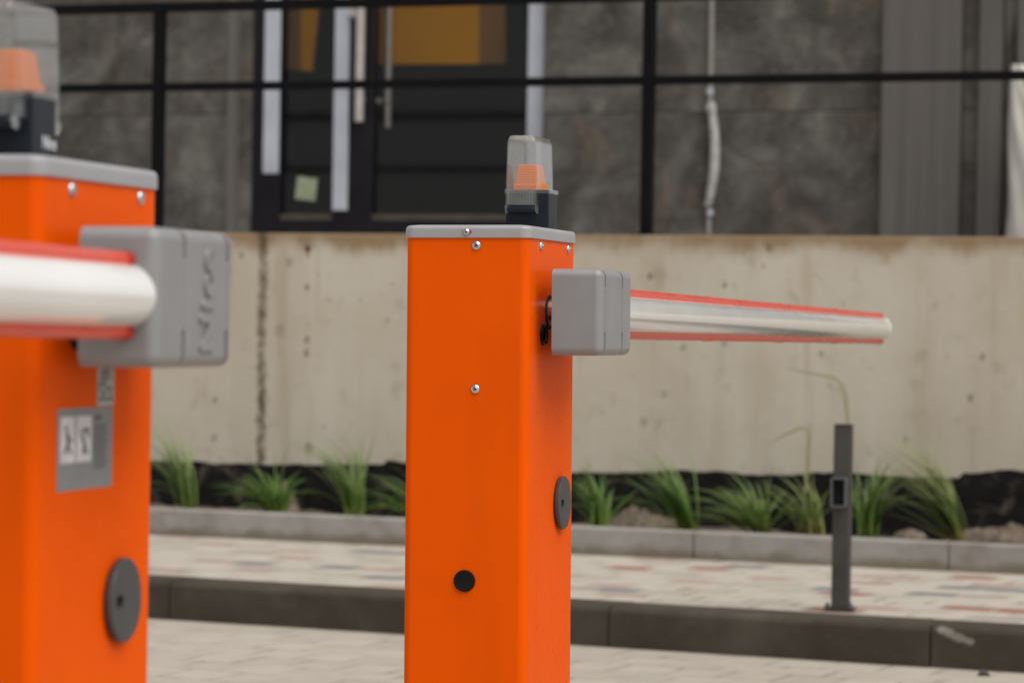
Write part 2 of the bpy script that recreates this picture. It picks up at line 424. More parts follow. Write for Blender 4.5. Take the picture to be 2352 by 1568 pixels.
bm.faces.new([bm.verts.new((x, y, KZ - 0.006)) for x, y in (front[0], front[1], (KX + 9, EDGE_Y - 0.05), (KX - 9, EDGE_Y + 0.16))])
tag(m.build('pavement', 'sidewalk', None, 0), kind='structure')
xk = at_y(1404, 1430, KERB_Y - 0.08).x; xk2 = at_y(2140, 1480, KERB_Y - 0.15).x
LK = xk2 - xk
print('kerb stone length', LK)
MAT['kerb'] = kerb_mat('dark_kerb_concrete', (0.066, 0.055, 0.043), (0.050, 0.041, 0.032), (0.100, 0.086, 0.069), (at_y(2158, 1447, KERB_Y - 0.16), at_y(2228, 1473, KERB_Y - 0.16)))
MAT['edging'] = kerb_mat('light_edging_concrete', (0.31, 0.292, 0.27), (0.225, 0.20, 0.17), (0.385, 0.37, 0.35), None, KZ)
kerb('kerb', [xk - 1.52 - LK * i for i in range(6, -1, -1)] + [xk + LK * i for i in range(0, 10)], KERB_Y, KERB_Y + 0.21, -0.1, KZ, 'kerb', 0.022, KX, KERB_A)
xe = at_y(1593, 1240, EDGE_Y).x
kerb('edging_kerb', [xe - 2.4 - 1.0 * i for i in range(6, -1, -1)] + [xe - 1.05] + [xe + 0.95 * i for i in range(0, 10)], EDGE_Y + 0.02, EDGE_Y + 0.10, -0.1, EDGE_Z, 'edging', 0.008, xe - 1.3, EDGE_A)

m = MB(); bm = m.bm                                     # planting strip, lumpy soil
nx, ny = 260, 10; x0, x1 = -9.0, 6.0
rr = random.Random(11); grid = []
for j in range(ny + 1):
    rowv = []
    for i in range(nx + 1):
        x = x0 + (x1 - x0) * i / nx; y = EDGE_Y + 0.07 + (WALL_Y - EDGE_Y - 0.06) * j / ny
        h = 0.012 * math.sin(3.1 * x + 1) + 0.010 * math.sin(7.7 * x + 2.0 * j) + rr.uniform(-0.008, 0.008)
        rowv.append(bm.verts.new((x, y, EDGE_Z - 0.06 + h + 0.03 * j / ny)))
    grid.append(rowv)
for j in range(ny):
    for i in range(nx): bm.faces.new((grid[j][i], grid[j][i + 1], grid[j + 1][i + 1], grid[j + 1][i]))
tag(m.build('planting_soil', 'soil', None, 0), kind='structure')

# ------------------------------------------------------------------ retaining wall
def concrete():
    t = NT('stained_board_marked_concrete')
    X, Y, Z = t.xyz()
    st = t.noise(1.0, 5, 0.6, t.scaled((7.0, 1.0, 0.55))); bl = t.noise(1.6, 6, 0.62, dist=0.5); fn = t.noise(45.0, 4, 0.65); md = t.noise(9.0, 5, 0.65)
    c = t.ramp(bl, [(0.28, (0.495, 0.432, 0.338)), (0.5, (0.55, 0.493, 0.40)), (0.72, (0.60, 0.55, 0.467))])
    c = t.mix(t.step(st, 0.50, 0.70, 0.0, 0.60), c, (0.60, 0.555, 0.475))
    c = t.mix(t.step(st, 0.47, 0.30, 0.0, 0.55), c, (0.42, 0.34, 0.24))
    c = t.mix(t.step(md, 0.55, 0.72, 0.0, 0.60), c, (0.34, 0.275, 0.19))
    ye = t.noise(2.3, 5, 0.65, t.scaled((1.6, 1, 0.8), loc=(5, 2, 3)))
    c = t.mix(t.step(ye, 0.54, 0.70, 0.0, 0.35), c, (0.50, 0.39, 0.25))
    vs = t.n('ShaderNodeTexVoronoi', Vector=t.scaled((1, 1, 0.8)), Scale=13.0).outputs[0]
    c = t.mix(t.math('MULTIPLY', t.step(t.math('ADD', vs, t.math('MULTIPLY', fn, 0.12)), 0.10, 0.20, 0.5, 0.0), t.step(bl, 0.46, 0.62, 0.0, 1.0)), c, (0.21, 0.165, 0.11))
    c = t.mix(t.step(fn, 0.62, 0.80, 0.0, 0.42), c, (0.27, 0.225, 0.17))
    plank = t.n('ShaderNodeTexWhiteNoise', {'noise_dimensions': '1D'}, W=t.math('FLOOR', t.math('DIVIDE', t.math('ADD', X, 0.31), 0.35))).outputs[0]
    c = t.mix(t.step(plank, 0.2, 0.9, 0.0, 0.16), c, (0.43, 0.375, 0.31))
    # rusty dirty top edge
    zt = t.math('ADD', Z, t.math('MULTIPLY', t.math('SUBTRACT', st, 0.5), 0.16))
    zt = t.math('ADD', zt, t.math('MULTIPLY', t.math('SUBTRACT', md, 0.5), 0.10))
    c = t.mix(t.step(zt, WALL_TOP - 0.10, WALL_TOP + 0.0, 0.0, 0.85), c, (0.25, 0.155, 0.07))
    # pale stain towards the base, one dirty run, tie holes and blotches
    a = at_y(604, 560, WALL_Y); b = at_y(598, 1060, WALL_Y)
    dx = t.math('ABSOLUTE', t.math('SUBTRACT', t.math('SUBTRACT', X, a.x), t.math('MULTIPLY', t.math('SUBTRACT', Z, a.z), (b.x - a.x) / (b.z - a.z))))
    dx = t.math('ADD', dx, t.math('MULTIPLY', t.math('SUBTRACT', t.noise(14.0, 5, 0.7), 0.5), 0.085))
    f = t.math('MULTIPLY', t.step(dx, 0.007, 0.027, 0.95, 0.0), t.step(t.noise(1.0, 4, 0.65, t.scaled((9, 1, 9))), 0.36, 0.58, 0.30, 1.0))
    f = t.math('MULTIPLY', f, t.step(Z, b.z - 0.08, b.z + 0.02, 0.0, 1.0))
    c = t.mix(f, c, (0.115, 0.085, 0.052))
    for px, py, r, k, cc in ((707, 571, 10, .95, (.03, .028, .025)), (707, 586, 7, .5, (.25, .13, .05)), (705, 660, 8, .7, (.10, .085, .06)), (705, 780, 9, .6, (.13, .10, .07)),
                         (704, 811, 8, .6, (.11, .09, .065)), (554, 586, 8, .5, (.14, .11, .07)), (665, 602, 12, .4, (.16, .12, .08)), (642, 759, 16, .3, (.16, .13, .09)),
                         (494, 919, 8, .5, (.15, .12, .08)), (492, 1005, 9, .5, (.14, .11, .08)), (709, 1028, 13, .5, (.12, .09, .06)), (1493, 634, 9, .7, (.10, .09, .08)),
                         (1664, 655, 8, .6, (.13, .11, .09)), (1663, 788, 8, .55, (.13, .11, .09)), (1569, 798, 9, .5, (.15, .13, .10)), (1886, 812, 8, .55, (.13, .11, .08)),
                         (2256, 820, 8, .6, (.12, .10, .07)), (2229, 914, 8, .6, (.11, .09, .06)), (1766, 569, 10, .6, (.14, .10, .05)), (1479, 968, 12, .4, (.16, .13, .10)),
                         (1525, 905, 8, .4, (.16, .13, .10)), (890, 735, 9, .3, (.16, .13, .10)), (2080, 1010, 8, .4, (.16, .13, .10)), (2150, 700, 8, .3, (.18, .15, .11))):
        w = at_y(px, py, WALL_Y); rr_ = r * 13.0 / F_PX
        ddx = t.math('SUBTRACT', X, w.x); ddz = t.math('MULTIPLY', t.math('SUBTRACT', Z, w.z), 0.8)
        d = t.math('SQRT', t.math('ADD', t.math('MULTIPLY', ddx, ddx), t.math('MULTIPLY', ddz, ddz)))
        d = t.math('ADD', d, t.math('MULTIPLY', t.math('SUBTRACT', md, 0.5), 0.02))
        c = t.mix(t.step(d, rr_ * 0.4, rr_ * 1.1, k, 0.0), c, cc)
    t.bsdf(Base_Color=c, Roughness=0.88, Specular_IOR_Level=0.25, Normal=t.bump(t.math('ADD', md, fn), 0.25, 0.006))
    return t.m
MAT['concrete'] = concrete()
wall = empty('retaining_wall', (0, WALL_Y, 0))
tag(wall, 'long stained beige concrete retaining wall behind the plants, black band along its base', 'wall')
m = MB(); m.box((-12, 0, -0.1), (9, 0.25, WALL_TOP), 0.008, 2)
wc = m.build('wall_face', 'concrete', wall)
wc.location = (0, 0, 0)
# the material is laid out in world metres, so shift the mesh into them
wc.parent = wall
def bitumen():
    t = NT('black_bitumen_coating')
    a = t.noise(14.0, 5, 0.65)
    c = t.ramp(a, [(0.35, (0.009, 0.008, 0.0085)), (0.6, (0.016, 0.0145, 0.014)), (0.78, (0.05, 0.044, 0.038))])
    c = t.mix(t.step(t.noise(5.0, 5, 0.65, dist=0.6), 0.55, 0.68, 0.0, 0.75), c, (0.12, 0.092, 0.074))
    t.bsdf(Base_Color=c, Roughness=0.6, Specular_IOR_Level=0.1, Normal=t.bump(a, 0.4, 0.006))
    return t.m
MAT['bitumen'] = bitumen()
m = MB(); bm = m.bm; rr = random.Random(5); n = 700
x0, x1 = -9.0, 6.0; top = []; bot = []; topb = []
xs = at_y(2203, 1100, WALL_Y).x; xl = at_y(885, 1070, WALL_Y).x; xl2 = at_y(930, 1070, WALL_Y).x
zt1 = at_y(1700, 1087, WALL_Y).z; zt0 = at_y(450, 1064, WALL_Y).z; X1, X0 = at_y(1700, 1087, WALL_Y).x, at_y(450, 1064, WALL_Y).x
wv = 0.0
for i in range(n + 1):
    x = x0 + (x1 - x0) * i / n
    wv = 0.8 * wv + rr.uniform(-0.004, 0.004)
    z = zt0 + (zt1 - zt0) * (x - X0) / (X1 - X0) + wv + 0.004 * math.sin(9 * x)
    if x > xs: z += 0.022 + 0.006 * math.sin(25 * x)
    if xl < x < xl2 + 0.2: z += 0.016
    top.append(bm.verts.new((x, -0.006, z))); topb.append(bm.verts.new((x, 0.002, z + 0.003))); bot.append(bm.verts.new((x, -0.006, 0.1)))
for i in range(n):
    bm.faces.new((bot[i], bot[i + 1], top[i + 1], top[i])); bm.faces.new((top[i], top[i + 1], topb[i + 1], topb[i]))
m.build('bitumen_band', 'bitumen', wall, 30)

def lump(m, c, s, seed, n=2, rough=0.35):
    rr = random.Random(seed)
    r = bmesh.ops.create_icosphere(m.bm, subdivisions=n, radius=1.0)
    for v in r['verts']:
        k = 1 + rr.uniform(-rough, rough) * 0.6 + 0.2 * math.sin(3 * v.co.x + seed) * math.cos(2 * v.co.z - seed)
        v.co = Vector((c[0] + v.co.x * s[0] * k, c[1] + v.co.y * s[1] * k, c[2] + v.co.z * s[2] * k))
heaps = [(2310, 1225, 0.17, 0.12, 'largest pale rubble heap against the black band at the right end of the wall'),
         (655, 1150, 0.045, 0.17, 'small pinkish mortar lump between the two leftmost grass clumps'),
         (1475, 1195, 0.13, 0.13, 'low brown rubble heap between two grass clumps beside the near orange cabinet'),
         (2090, 1215, 0.05, 0.07, 'small pale mortar lump to the right of the dark steel post')]
for i, (px, py, w, h, lb) in enumerate(heaps):
    b = at_y(px, py, WALL_Y - 0.07)
    e = empty('rubble_heap', (b.x, WALL_Y - 0.07, EDGE_Z - 0.02))
    tag(e, lb, 'rubble', 'rubble heaps at the foot of the wall')
    m = MB(); rr = random.Random(40 + i); NN = 26; gr = []
    for a in range(NN + 1):
        row = []
        for c_ in range(NN + 1):
            u, v = 2 * a / NN - 1, 2 * c_ / NN - 1
            d = math.sqrt(u * u + v * v)
            k = max(0.0, 1 - d) ** 0.6
            p3 = Vector((u * w * 9 + i * 5, v * 2.0, i * 3.1))
            nz = mnoise.noise(p3 * 1.3) * 0.45 + mnoise.noise(p3 * 4.0) * 0.30 + mnoise.noise(p3 * 9.0) * 0.22
            row.append(m.bm.verts.new((u * w * 1.25, v * 0.075, h * 0.62 * k * (0.75 + 1.1 * nz) - 0.004)))
        gr.append(row)
    for a in range(NN):
        for c_ in range(NN): m.bm.faces.new((gr[a][c_], gr[a + 1][c_], gr[a + 1][c_ + 1], gr[a][c_ + 1]))
    m.build('rubble', 'rubble', e, 20)

# ------------------------------------------------------------------ fence on the wall
FY = WALL_Y + 0.10
fence = empty('metal_fence', (0, FY, WALL_TOP))
tag(fence, 'black metal railing with square posts standing on top of the concrete wall', 'fence')
a = at_y(364, 300, FY); b = at_y(1489, 300, FY); SP = b.x - a.x
top_z = at_y(1000, 3, FY).z - WALL_TOP; mid_z = at_y(1000, 192, FY).z - WALL_TOP
print('fence spacing', SP, 'rail heights', top_z, mid_z)
for k in range(-2, 5):
    m = MB(); x = a.x + SP * k
    m.box((x - 0.022, -0.022, -0.02), (x + 0.022, 0.022, top_z + 0.02), 0.003, 2)
    m.box((x - 0.05, -0.05, -0.004), (x + 0.05, 0.05, 0.008), 0.002, 1)
    m.build('post', 'fence', fence)
for z, h, nm in ((top_z, 0.020, 'rail'), (mid_z, 0.017, 'rail')):
    m = MB(); m.box((a.x - 2.5 * SP, -0.015, z - h), (a.x + 4.5 * SP, 0.015, z + h), 0.003, 2)
    m.build(nm, 'fence', fence)

# ------------------------------------------------------------------ building behind
bld = empty('building', (0, FAC_Y, 0))
tag(bld, 'building with dark mottled stone cladding and a glazed entrance door, behind the fence', 'building')
def fx(px, py=300): return at_y(px, py, FAC_Y).x
def fz(py, px=1000): return at_y(px, py, FAC_Y).z
BASE_Z, TOP_Z = 0.9, 4.2
gap = 0.0014
zj_l, zj_r = fz(266, 300), fz(258, 1700)
def panel(x0, x1, z0, z1, y=-0.03, mat='stone', nm='stone_panel', bev=0.003):
    m = MB(); m.box((x0 + gap, y, z0 + gap), (x1 - gap, y + 0.03, z1 - gap), bev, 1)
    return m.build(nm, mat, bld)
xd0, xd1 = fx(571), fx(1250)
xs_l = [fx(-1500), fx(-700), fx(-60), fx(527)]
for z0, z1 in ((BASE_Z, zj_l - 0.75), (zj_l - 0.75, zj_l), (zj_l, zj_l + 0.9), (zj_l + 0.9, TOP_Z)):
    for xa, xb in zip(xs_l, xs_l[1:]): panel(xa, xb, z0, z1)
xs_r = [xd1, fx(1638), fx(2034)]
for z0, z1 in ((BASE_Z, zj_r - 0.75), (zj_r - 0.75, zj_r), (zj_r, zj_r + 0.9), (zj_r + 0.9, TOP_Z)):
    for xa, xb in zip(xs_r, xs_r[1:]): panel(xa, xb, z0, z1)
    panel(fx(2213), fx(2256), z0, z1); panel(fx(2307), fx(2343), z0, z1)
# stone return beside the door, pilasters
m = MB(); m.box((fx(527), -0.034, BASE_Z), (fx(541), 0.0, TOP_Z), 0.003, 1); m.build('corner_trim', 'pilaster', bld)
m = MB(); m.box((fx(541) + 0.002, 0.04, BASE_Z), (fx(571), 0.10, TOP_Z)); m.build('door_reveal', 'stone', bld)
for x0, x1 in ((2034, 2213), (2256, 2307), (2343, 2420)):
    m = MB(); m.box((fx(x0), -0.09, BASE_Z), (fx(x1), 0.0, TOP_Z), 0.004, 1); m.build('pilaster', 'pilaster', bld)
panel(fx(2420) + 0.01, fx(3400), BASE_Z, TOP_Z)
m = MB()                                                 # the carcass: walls left and right of the entrance, over it, and the floor
m.box((fx(-1500), 0.0, 0), (fx(541), 0.25, TOP_Z)); m.box((xd1 + 0.002, 0.0, 0), (fx(3400), 0.25, TOP_Z))
m.build('wall', 'pilaster', bld)
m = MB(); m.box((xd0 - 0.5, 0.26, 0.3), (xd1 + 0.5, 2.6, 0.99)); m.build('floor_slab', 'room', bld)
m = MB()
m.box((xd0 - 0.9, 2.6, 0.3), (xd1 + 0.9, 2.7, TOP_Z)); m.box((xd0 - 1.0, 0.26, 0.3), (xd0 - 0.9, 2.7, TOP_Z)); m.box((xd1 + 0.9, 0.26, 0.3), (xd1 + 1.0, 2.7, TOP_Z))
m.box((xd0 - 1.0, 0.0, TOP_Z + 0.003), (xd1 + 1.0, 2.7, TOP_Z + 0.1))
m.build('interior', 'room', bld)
# entrance: frame, sidelight, door leaf
ent = empty('entrance', (0, 0.08, 0)); ent.parent = bld
zsill = fz(508)
def bar(x0, x1, z0, z1, y0=-0.04, y1=0.04, mat='frame', nm='door_frame', par=ent, bev=0.004):
    m = MB(); m.box((x0, y0, z0), (x1, y1, z1), bev, 1); return m.build(nm, mat, par)
m = MB()
for x0, x1 in ((571, 634), (757, 846), (1198, 1250)):
    m.box((fx(x0), -0.04, BASE_Z), (fx(x1), 0.04, TOP_Z), 0.004, 1)
for x0, x1, z0, z1 in ((634, 757, BASE_Z, zsill), (846, 1198, BASE_Z, zsill), (634, 757, 3.6, TOP_Z), (846, 1198, 3.6, TOP_Z)):
    m.box((fx(x0), -0.036, z0), (fx(x1), 0.036, z1))
m.build('door_frame', 'frame', ent)
for x0, x1 in ((634, 757), (846, 1198)):
    m = MB(); m.box((fx(x0) + 0.002, -0.030, zsill + 0.002), (fx(x1) - 0.002, -0.018, zsill + 0.035), 0.003, 1); m.build('bottom_rail', 'sill', ent)
    m = MB(); m.box((fx(x0) + 0.001, -0.004, zsill + 0.001), (fx(x1) - 0.001, 0.004, 3.6 - 0.001)); m.build('glass_pane', 'pane', ent)
for x0, x1, yb in ((597, 633, 398), (757, 791, 483), (1202, 1241, 452)):
    m = MB(); m.box((fx(x0, yb), -0.052, fz(yb, x0)), (fx(x1, yb), -0.0405, TOP_Z - 0.01), 0.004, 2); m.build('film_strip', 'film', ent)
def pull(px0, px1, ybot, y, mat, nm):
    xc = (fx(px0) + fx(px1)) / 2; r = (fx(px1) - fx(px0)) / 2
    m = MB(); zb = fz(ybot, px0)
    m.tube([(xc, y, zb), (xc, y, 3.35)], r * 0.8, 14)
    s = 1 if y < 0 else -1
    for z in (fz(229, px0), 3.2): m.tube([(xc, y, z), (xc, 0, z)], r * 0.5, 8)
    return m.build(nm, mat, ent)
pull(813, 838, 280, -0.085, 'handle', 'pull_handle'); pull(844, 862, 288, 0.12, 'handle', 'pull_handle')
m = MB(); m.lathe([(0, 0), (0.028, 0), (0.030, 0.01), (0.024, 0.03), (0, 0.034)], 20, Matrix.Translation((fx(807, 30), -0.041, fz(30, 807))) @ Matrix.Rotation(R(90), 4, 'X'))
m.build('lock_knob', 'handle', ent)
m = MB(); c = Vector((fx(690, 432), -0.008, fz(432, 690))); hw = (fx(714) - fx(667)) / 2
m.box((-hw, -0.0015, -hw), (hw, 0.0005, hw), 0, 1, Matrix.Translation(c) @ Matrix.Rotation(R(6), 4, 'Y')); m.build('paper_note', 'note', ent)
# boards leaning inside behind the panes
m = MB()
def board(px, y0, y1):
    pts = [at_y(x, y, FAC_Y + 0.08 + y0) for x, y in px]
    a = [m.bm.verts.new((p.x, y0, p.z)) for p in pts]; b = [m.bm.verts.new((p.x, y1, p.z)) for p in pts]; k = len(pts)
    m.bm.faces.new(a); m.bm.faces.new(list(reversed(b)))
    for i in range(k): m.bm.faces.new((a[i], a[(i + 1) % k], b[(i + 1) % k], b[i]))
board([(866, 148), (1100, 147), (1100, -170), (866, -170)], 0.15, 0.17); m.build('yellow_board', 'yellow', ent)
m = MB(); board([(1101, 147), (1160, 146), (1160, -170), (1101, -170)], 0.16, 0.18); m.build('brown_board', 'brown', ent)
m = MB(); board([(690, 162), (716, 164), (742, -80), (690, -80)], 0.15, 0.17); m.build('yellow_board', 'yellow', ent)
m = MB(); board([(630, 157), (689, 162), (689, -80), (630, -80)], 0.16, 0.18); m.build('brown_board', 'brown', ent)
# cable on the cladding
cab = empty('cable', (fx(1638, 240), FAC_Y - 0.045, fz(240, 1638)))
tag(cab, 'thin pale cable with a bulging foam sleeve running down the stone cladding', 'cable')
m = MB(); z0 = fz(240, 1638)
m.tube([(0, 0, TOP_Z - z0 - 0.02), (0, 0, -0.01)], 0.013, 8); m.tube([(fx(1635, 480) - fx(1638, 240), 0, fz(476, 1635) - z0), (fx(1634, 560) - fx(1638, 240), 0.0, fz(560, 1634) - z0)], 0.012, 8)
m.build('cable_sheath', 'conduit', cab)
m = MB(); pts = []; rad = []
for k in range(21):
    tt = k / 20; y = 241 + tt * (474 - 241); bulge = 14 * math.sin(math.pi * tt) ** 0.8
    pts.append((fx(1639 + bulge - 5 * tt, y) - fx(1638, 240), -0.012, fz(y, 1638) - z0)); rad.append(0.018 + 0.006 * math.sin(math.pi * tt))
rad[0] = 0.026; rad[1] = 0.026
m.tube(pts, rad, 12); m.build('foam_sleeve', 'sleeve', cab)
for y in (212, 489):
    m = MB(); m.tube([(fx(1637, y) - fx(1638, 240), 0, fz(y - 6, 1638) - z0), (fx(1637, y) - fx(1638, 240), 0, fz(y + 6, 1638) - z0)], 0.017, 10)
    m.build('cable_tie', 'film', cab)
# draped sheet at the right edge
b = at_y(2352, 560, FAC_Y - 0.28); bag = empty('plastic_sheet', (b.x, FAC_Y - 0.32, 1.0))
tag(bag, 'crumpled white plastic sheet draped against the building at the right end of the fence', 'plastic sheet')
m = MB(); bm = m.bm; nu, nv = 40, 40; gr = []
zt = at_y(2310, 150, FAC_Y - 0.3).z - 1.0; xl = at_y(2306, 400, FAC_Y - 0.3).x - b.x
for j in range(nv + 1):
    t_ = j / nv; row = []
    for i in range(nu + 1):
        u = i / nu; a_ = u * 2 * math.pi
        hw = 0.03 + 0.56 * t_ ** 1.05; cx = xl + 0.03 + hw * 0.96
        wr = 1 + 0.22 * math.sin(5 * a_ + 6 * t_) + 0.16 * math.sin(9 * a_ - 11 * t_) + 0.05 * math.sin(14 * t_ + 2 * a_)
        row.append(bm.verts.new((cx + hw * math.cos(a_) * (1 + 0.03 * math.sin(9 * t_)), (0.02 + 0.17 * t_) * math.sin(a_) * wr, zt * (1 - t_) + 0.02 * math.sin(6 * a_) * t_)))
    gr.append(row)
for j in range(nv):
    for i in range(nu): bm.faces.new((gr[j][i], gr[j][i + 1], gr[j + 1][i + 1], gr[j + 1][i]))
bmesh.ops.remove_doubles(bm, verts=bm.verts[:], dist=1e-5)
m.build('draped_sheet', 'bag', bag, 80)

# terrace behind the retaining wall
sheet('terrace', -12, 9, WALL_Y + 0.25, FAC_Y + 0.01, 0.95, 'soil')

# ------------------------------------------------------------------ grass clumps
def blade(m, base, az, lean, length, w, curl, rr, segs=9):
    d = Vector((math.cos(az), math.sin(az), 0)); side = Vector((-math.sin(az), math.cos(az), 0))
    p = Vector(base); th = lean; st = length / segs; prev = None
    tw = rr.uniform(-0.6, 0.6)
    for k in range(segs + 1):
        t = k / segs
        wd = w * (0.55 + 0.45 * min(1, t * 4)) * (1 - t ** 2.2) + 0.0004
        dirv = d * math.sin(th) + Vector((0, 0, 1)) * math.cos(th); nr = d * math.cos(th) - Vector((0, 0, 1)) * math.sin(th)
        s2 = side * math.cos(tw * t) + nr * math.sin(tw * t)
        a = m.bm.verts.new(p - s2 * wd); c = m.bm.verts.new(p - nr * wd * 0.35); b = m.bm.verts.new(p + s2 * wd)
        if prev:
            m.bm.faces.new((prev[0], prev[1], c, a)); m.bm.faces.new((prev[1], prev[2], b, c))
        prev = (a, c, b)
        p = p + dirv * st; th += curl * (0.4 + 1.3 * t) / segs
        th = min(th, R(170))
def clump(px, lab, n, hgt, azm, azs, lean, curl_, mat='grass', extra=(), seed=0, dy=0.22, wid=0.0062):
    b = at_z(px, 1200, EDGE_Z); y = EDGE_Y + dy
    v = ray(px, 1200); s = (y - CAM.y) / v.y; x = CAM.x + v.x * s
    e = empty('grass_clump', (x, y, EDGE_Z - 0.03)); tag(e, lab, 'plant', 'grass clumps planted along the foot of the wall')
    rr = random.Random(100 + seed); m = MB(); curl = curl_ * 1.9; azs *= 0.8
    for k in range(n):
        az = R(azm + rr.gauss(0, azs)); L = hgt * rr.uniform(0.60, 1.2)
        blade(m, (rr.gauss(0, 0.016), rr.gauss(0, 0.016), 0), az, R(abs(rr.gauss(lean, 9))), L, wid * rr.uniform(0.6, 1.15), R(rr.uniform(0.4, 1.3) * curl), rr)
    for az, ln, L, w, cu in extra: blade(m, (rr.gauss(0, 0.01), rr.gauss(0, 0.01), 0), R(az), R(ln), L, w, R(cu), rr, 14)
    m.build('blades', mat, e, 60)
    return e
clump(432, 'tall upright grass clump at the left end of the planting strip', 42, 0.40, 178, 32, 8, 38, 'grass', [(200, 25, 0.33, .011, 150), (185, 30, .30, .010, 160), (178, 14, .46, .008, 95), (182, 10, .45, .008, 70), (170, 20, .40, .006, 120), (10, 14, .33, .005, 10)], 1)
clump(632, 'low bushy grass clump below the dark run on the wall', 70, 0.24, 150, 75, 24, 55, 'grass_b', [(180, 40, .34, .007, 80), (182, 52, .30, .007, 60), (10, 25, .26, .008, 130), (190, 45, .3, .006, 60), (230, 40, .2, .009, 130), (60, 4, .30, .004, 12), (120, 6, .28, .004, 14)], 2)
clump(818, 'fan-shaped upright grass clump left of the focused orange cabinet', 48, 0.35, 172, 40, 11, 34, 'grass', [(180, 16, .50, .009, 70), (178, 22, .48, .008, 80), (183, 24, .42, .010, 55), (60, 5, .36, .008, 20), (0, 3, .38, .007, 10), (190, 40, .36, .005, 110)], 3)
clump(985, 'grass clump mostly hidden behind the focused orange cabinet', 40, 0.30, 170, 45, 38, 50, 'grass_b', [(182, 55, .34, .009, 50), (186, 60, .33, .009, 70)], 4)
clump(1380, 'grass clump just right of the focused orange cabinet, partly behind its dark oval cover', 44, 0.24, 170, 60, 12, 38, 'grass_b', [(185, 26, .26, .009, 40), (10, 34, .27, .006, 80), (180, 40, .22, .007, 60), (20, 30, .25, .010, 40)], 5)
clump(1580, 'dense left-leaning grass clump near the joint of the light edging kerb', 64, 0.33, 180, 22, 12, 36, 'grass_b', [(180, 18, .44, .009, 65), (182, 22, .42, .010, 55), (182, 44, .36, .008, 70), (188, 60, .30, .007, 60), (184, 66, .27, .007, 45), (180, 52, .40, .007, 60), (185, 30, .42, .006, 90)], 6)
clump(1752, 'wide low grass clump with long arching blades left of the steel post', 70, 0.27, 172, 62, 28, 50, 'grass', [(182, 38, .42, .009, 78), (184, 44, .40, .009, 85), (178, 46, .38, .009, 60), (186, 58, .30, .008, 50), (190, 64, .25, .010, 30), (0, 40, .32, .007, 60), (5, 45, .30, .007, 70), (350, 30, .26, .010, 40), (60, 5, .33, .005, 20)], 7)
clump(1868, 'grass clump with bent stalks just left of the steel post', 34, 0.28, 175, 75, 16, 46, 'grass2', [(10, 30, .3, .007, 60), (185, 35, .3, .007, 70)], 8)
clump(1990, 'drooping grass clump directly right of the steel post', 52, 0.32, 60, 80, 7, 40, 'grass_b', [(0, 6, .34, .012, 150), (5, 10, .32, .011, 165), (350, 4, .30, .011, 60), (0, 2, .33, .011, 30), (200, 5, .34, .009, 20)], 9)
clump(2205, 'large windswept grass clump with a yellowish base at the right end of the strip', 72, 0.40, 182, 16, 12, 44, 'grass2', [(182, 14, .54, .009, 72), (178, 18, .52, .009, 66), (180, 10, .50, .008, 58), (181, 24, .50, .010, 52), (184, 56, .30, .010, 12), (186, 60, .29, .009, 18), (183, 34, .42, .006, 95), (200, 30, .3, .006, 80), (175, 6, .42, .005, 25)], 10)
# two bent dry stalks
def stalk(pts, lab, seed, dy):
    y = EDGE_Y + dy; P = []
    for px, py in pts: P.append(at_y(px, py, y))
    e = empty('dry_stalk', (P[0].x, y, EDGE_Z - 0.03)); tag(e, lab, 'plant', 'bent dry stalks by the post')
    m = MB(); L = [Vector((q.x - P[0].x, 0, q.z - EDGE_Z + 0.03)) for q in P]
    sm = []
    for i in range(len(L) - 1):
        for k in range(5): sm.append(L[i].lerp(L[i + 1], k / 5))
    sm.append(L[-1]); prev = None
    for i, q in enumerate(sm):
        t = i / len(sm); w = 0.006 * (0.8 + 0.5 * math.sin(math.pi * t)) * (1 - t ** 5)
        d = (sm[min(i + 1, len(sm) - 1)] - sm[max(0, i - 1)]).normalized(); s2 = Vector((d.z, 0.4, -d.x)).normalized()
        a, b, c = m.bm.verts.new(q - s2 * w), m.bm.verts.new(q + s2 * w), m.bm.verts.new(q + Vector((0, 0.003, 0)))
        if prev: m.bm.faces.new((prev[0], prev[2], c, a)); m.bm.faces.new((prev[2], prev[1], b, c))
        prev = (a, b, c)
    m.build('blade', 'dry', e, 60)
stalk([(1838, 1215), (1852, 1110), (1856, 1040), (1858, 998), (1850, 986), (1836, 984), (1800, 1000), (1770, 1018)], 'shorter bent grass stalk left of the steel post, tip drooping left', 1, 0.2)
stalk([(1944, 1225), (1950, 1100), (1946, 960), (1940, 905), (1930, 880), (1912, 868), (1860, 857), (1800, 843)], 'taller bent grass stalk rising behind the steel post, tip drooping left', 2, 0.24)

# ------------------------------------------------------------------ steel post on the kerb
b = at_z(1931, 1397, KZ); PX = b.x; PY = b.y
post = empty('steel_post', (b.x, b.y, KZ), (0, 0, R(7.5)))
tag(post, 'short dark grey square steel post bolted to the kerb, with a hollow tube stub', 'post')
d = (b - CAM).dot(fw); hw = 40 / F_PX * d / 2 / 1.0; hh = (1397 - 978) / F_PX * d
print('post', b, 'half width', hw, 'height', hh)
m = MB(); m.box((-hw, -hw, 0.006), (hw, hw, hh), 0.004, 2); m.build('post_tube', 'post', post)
m = MB(); m.box((-hw - 0.001, -hw - 0.001, hh + 0.0005), (hw + 0.001, hw + 0.001, hh + 0.006), 0.002, 1); m.build('end_plug', 'post', post)
m = MB(); m.box((-0.043, -0.042, 0), (0.043, 0.042, 0.0045), 0.001, 1); m.build('base_plate', 'post', post)
for sx in (-1, 1):
    m = MB(); m.lathe([(0, 0.0055), (0.010, 0.0055), (0.010, 0.013), (0.005, 0.014), (0.005, 0.022), (0, 0.022)], 6, Matrix.Translation((sx * 0.035, -0.034, -0.001))); m.build('anchor_bolt', 'zinc', post)
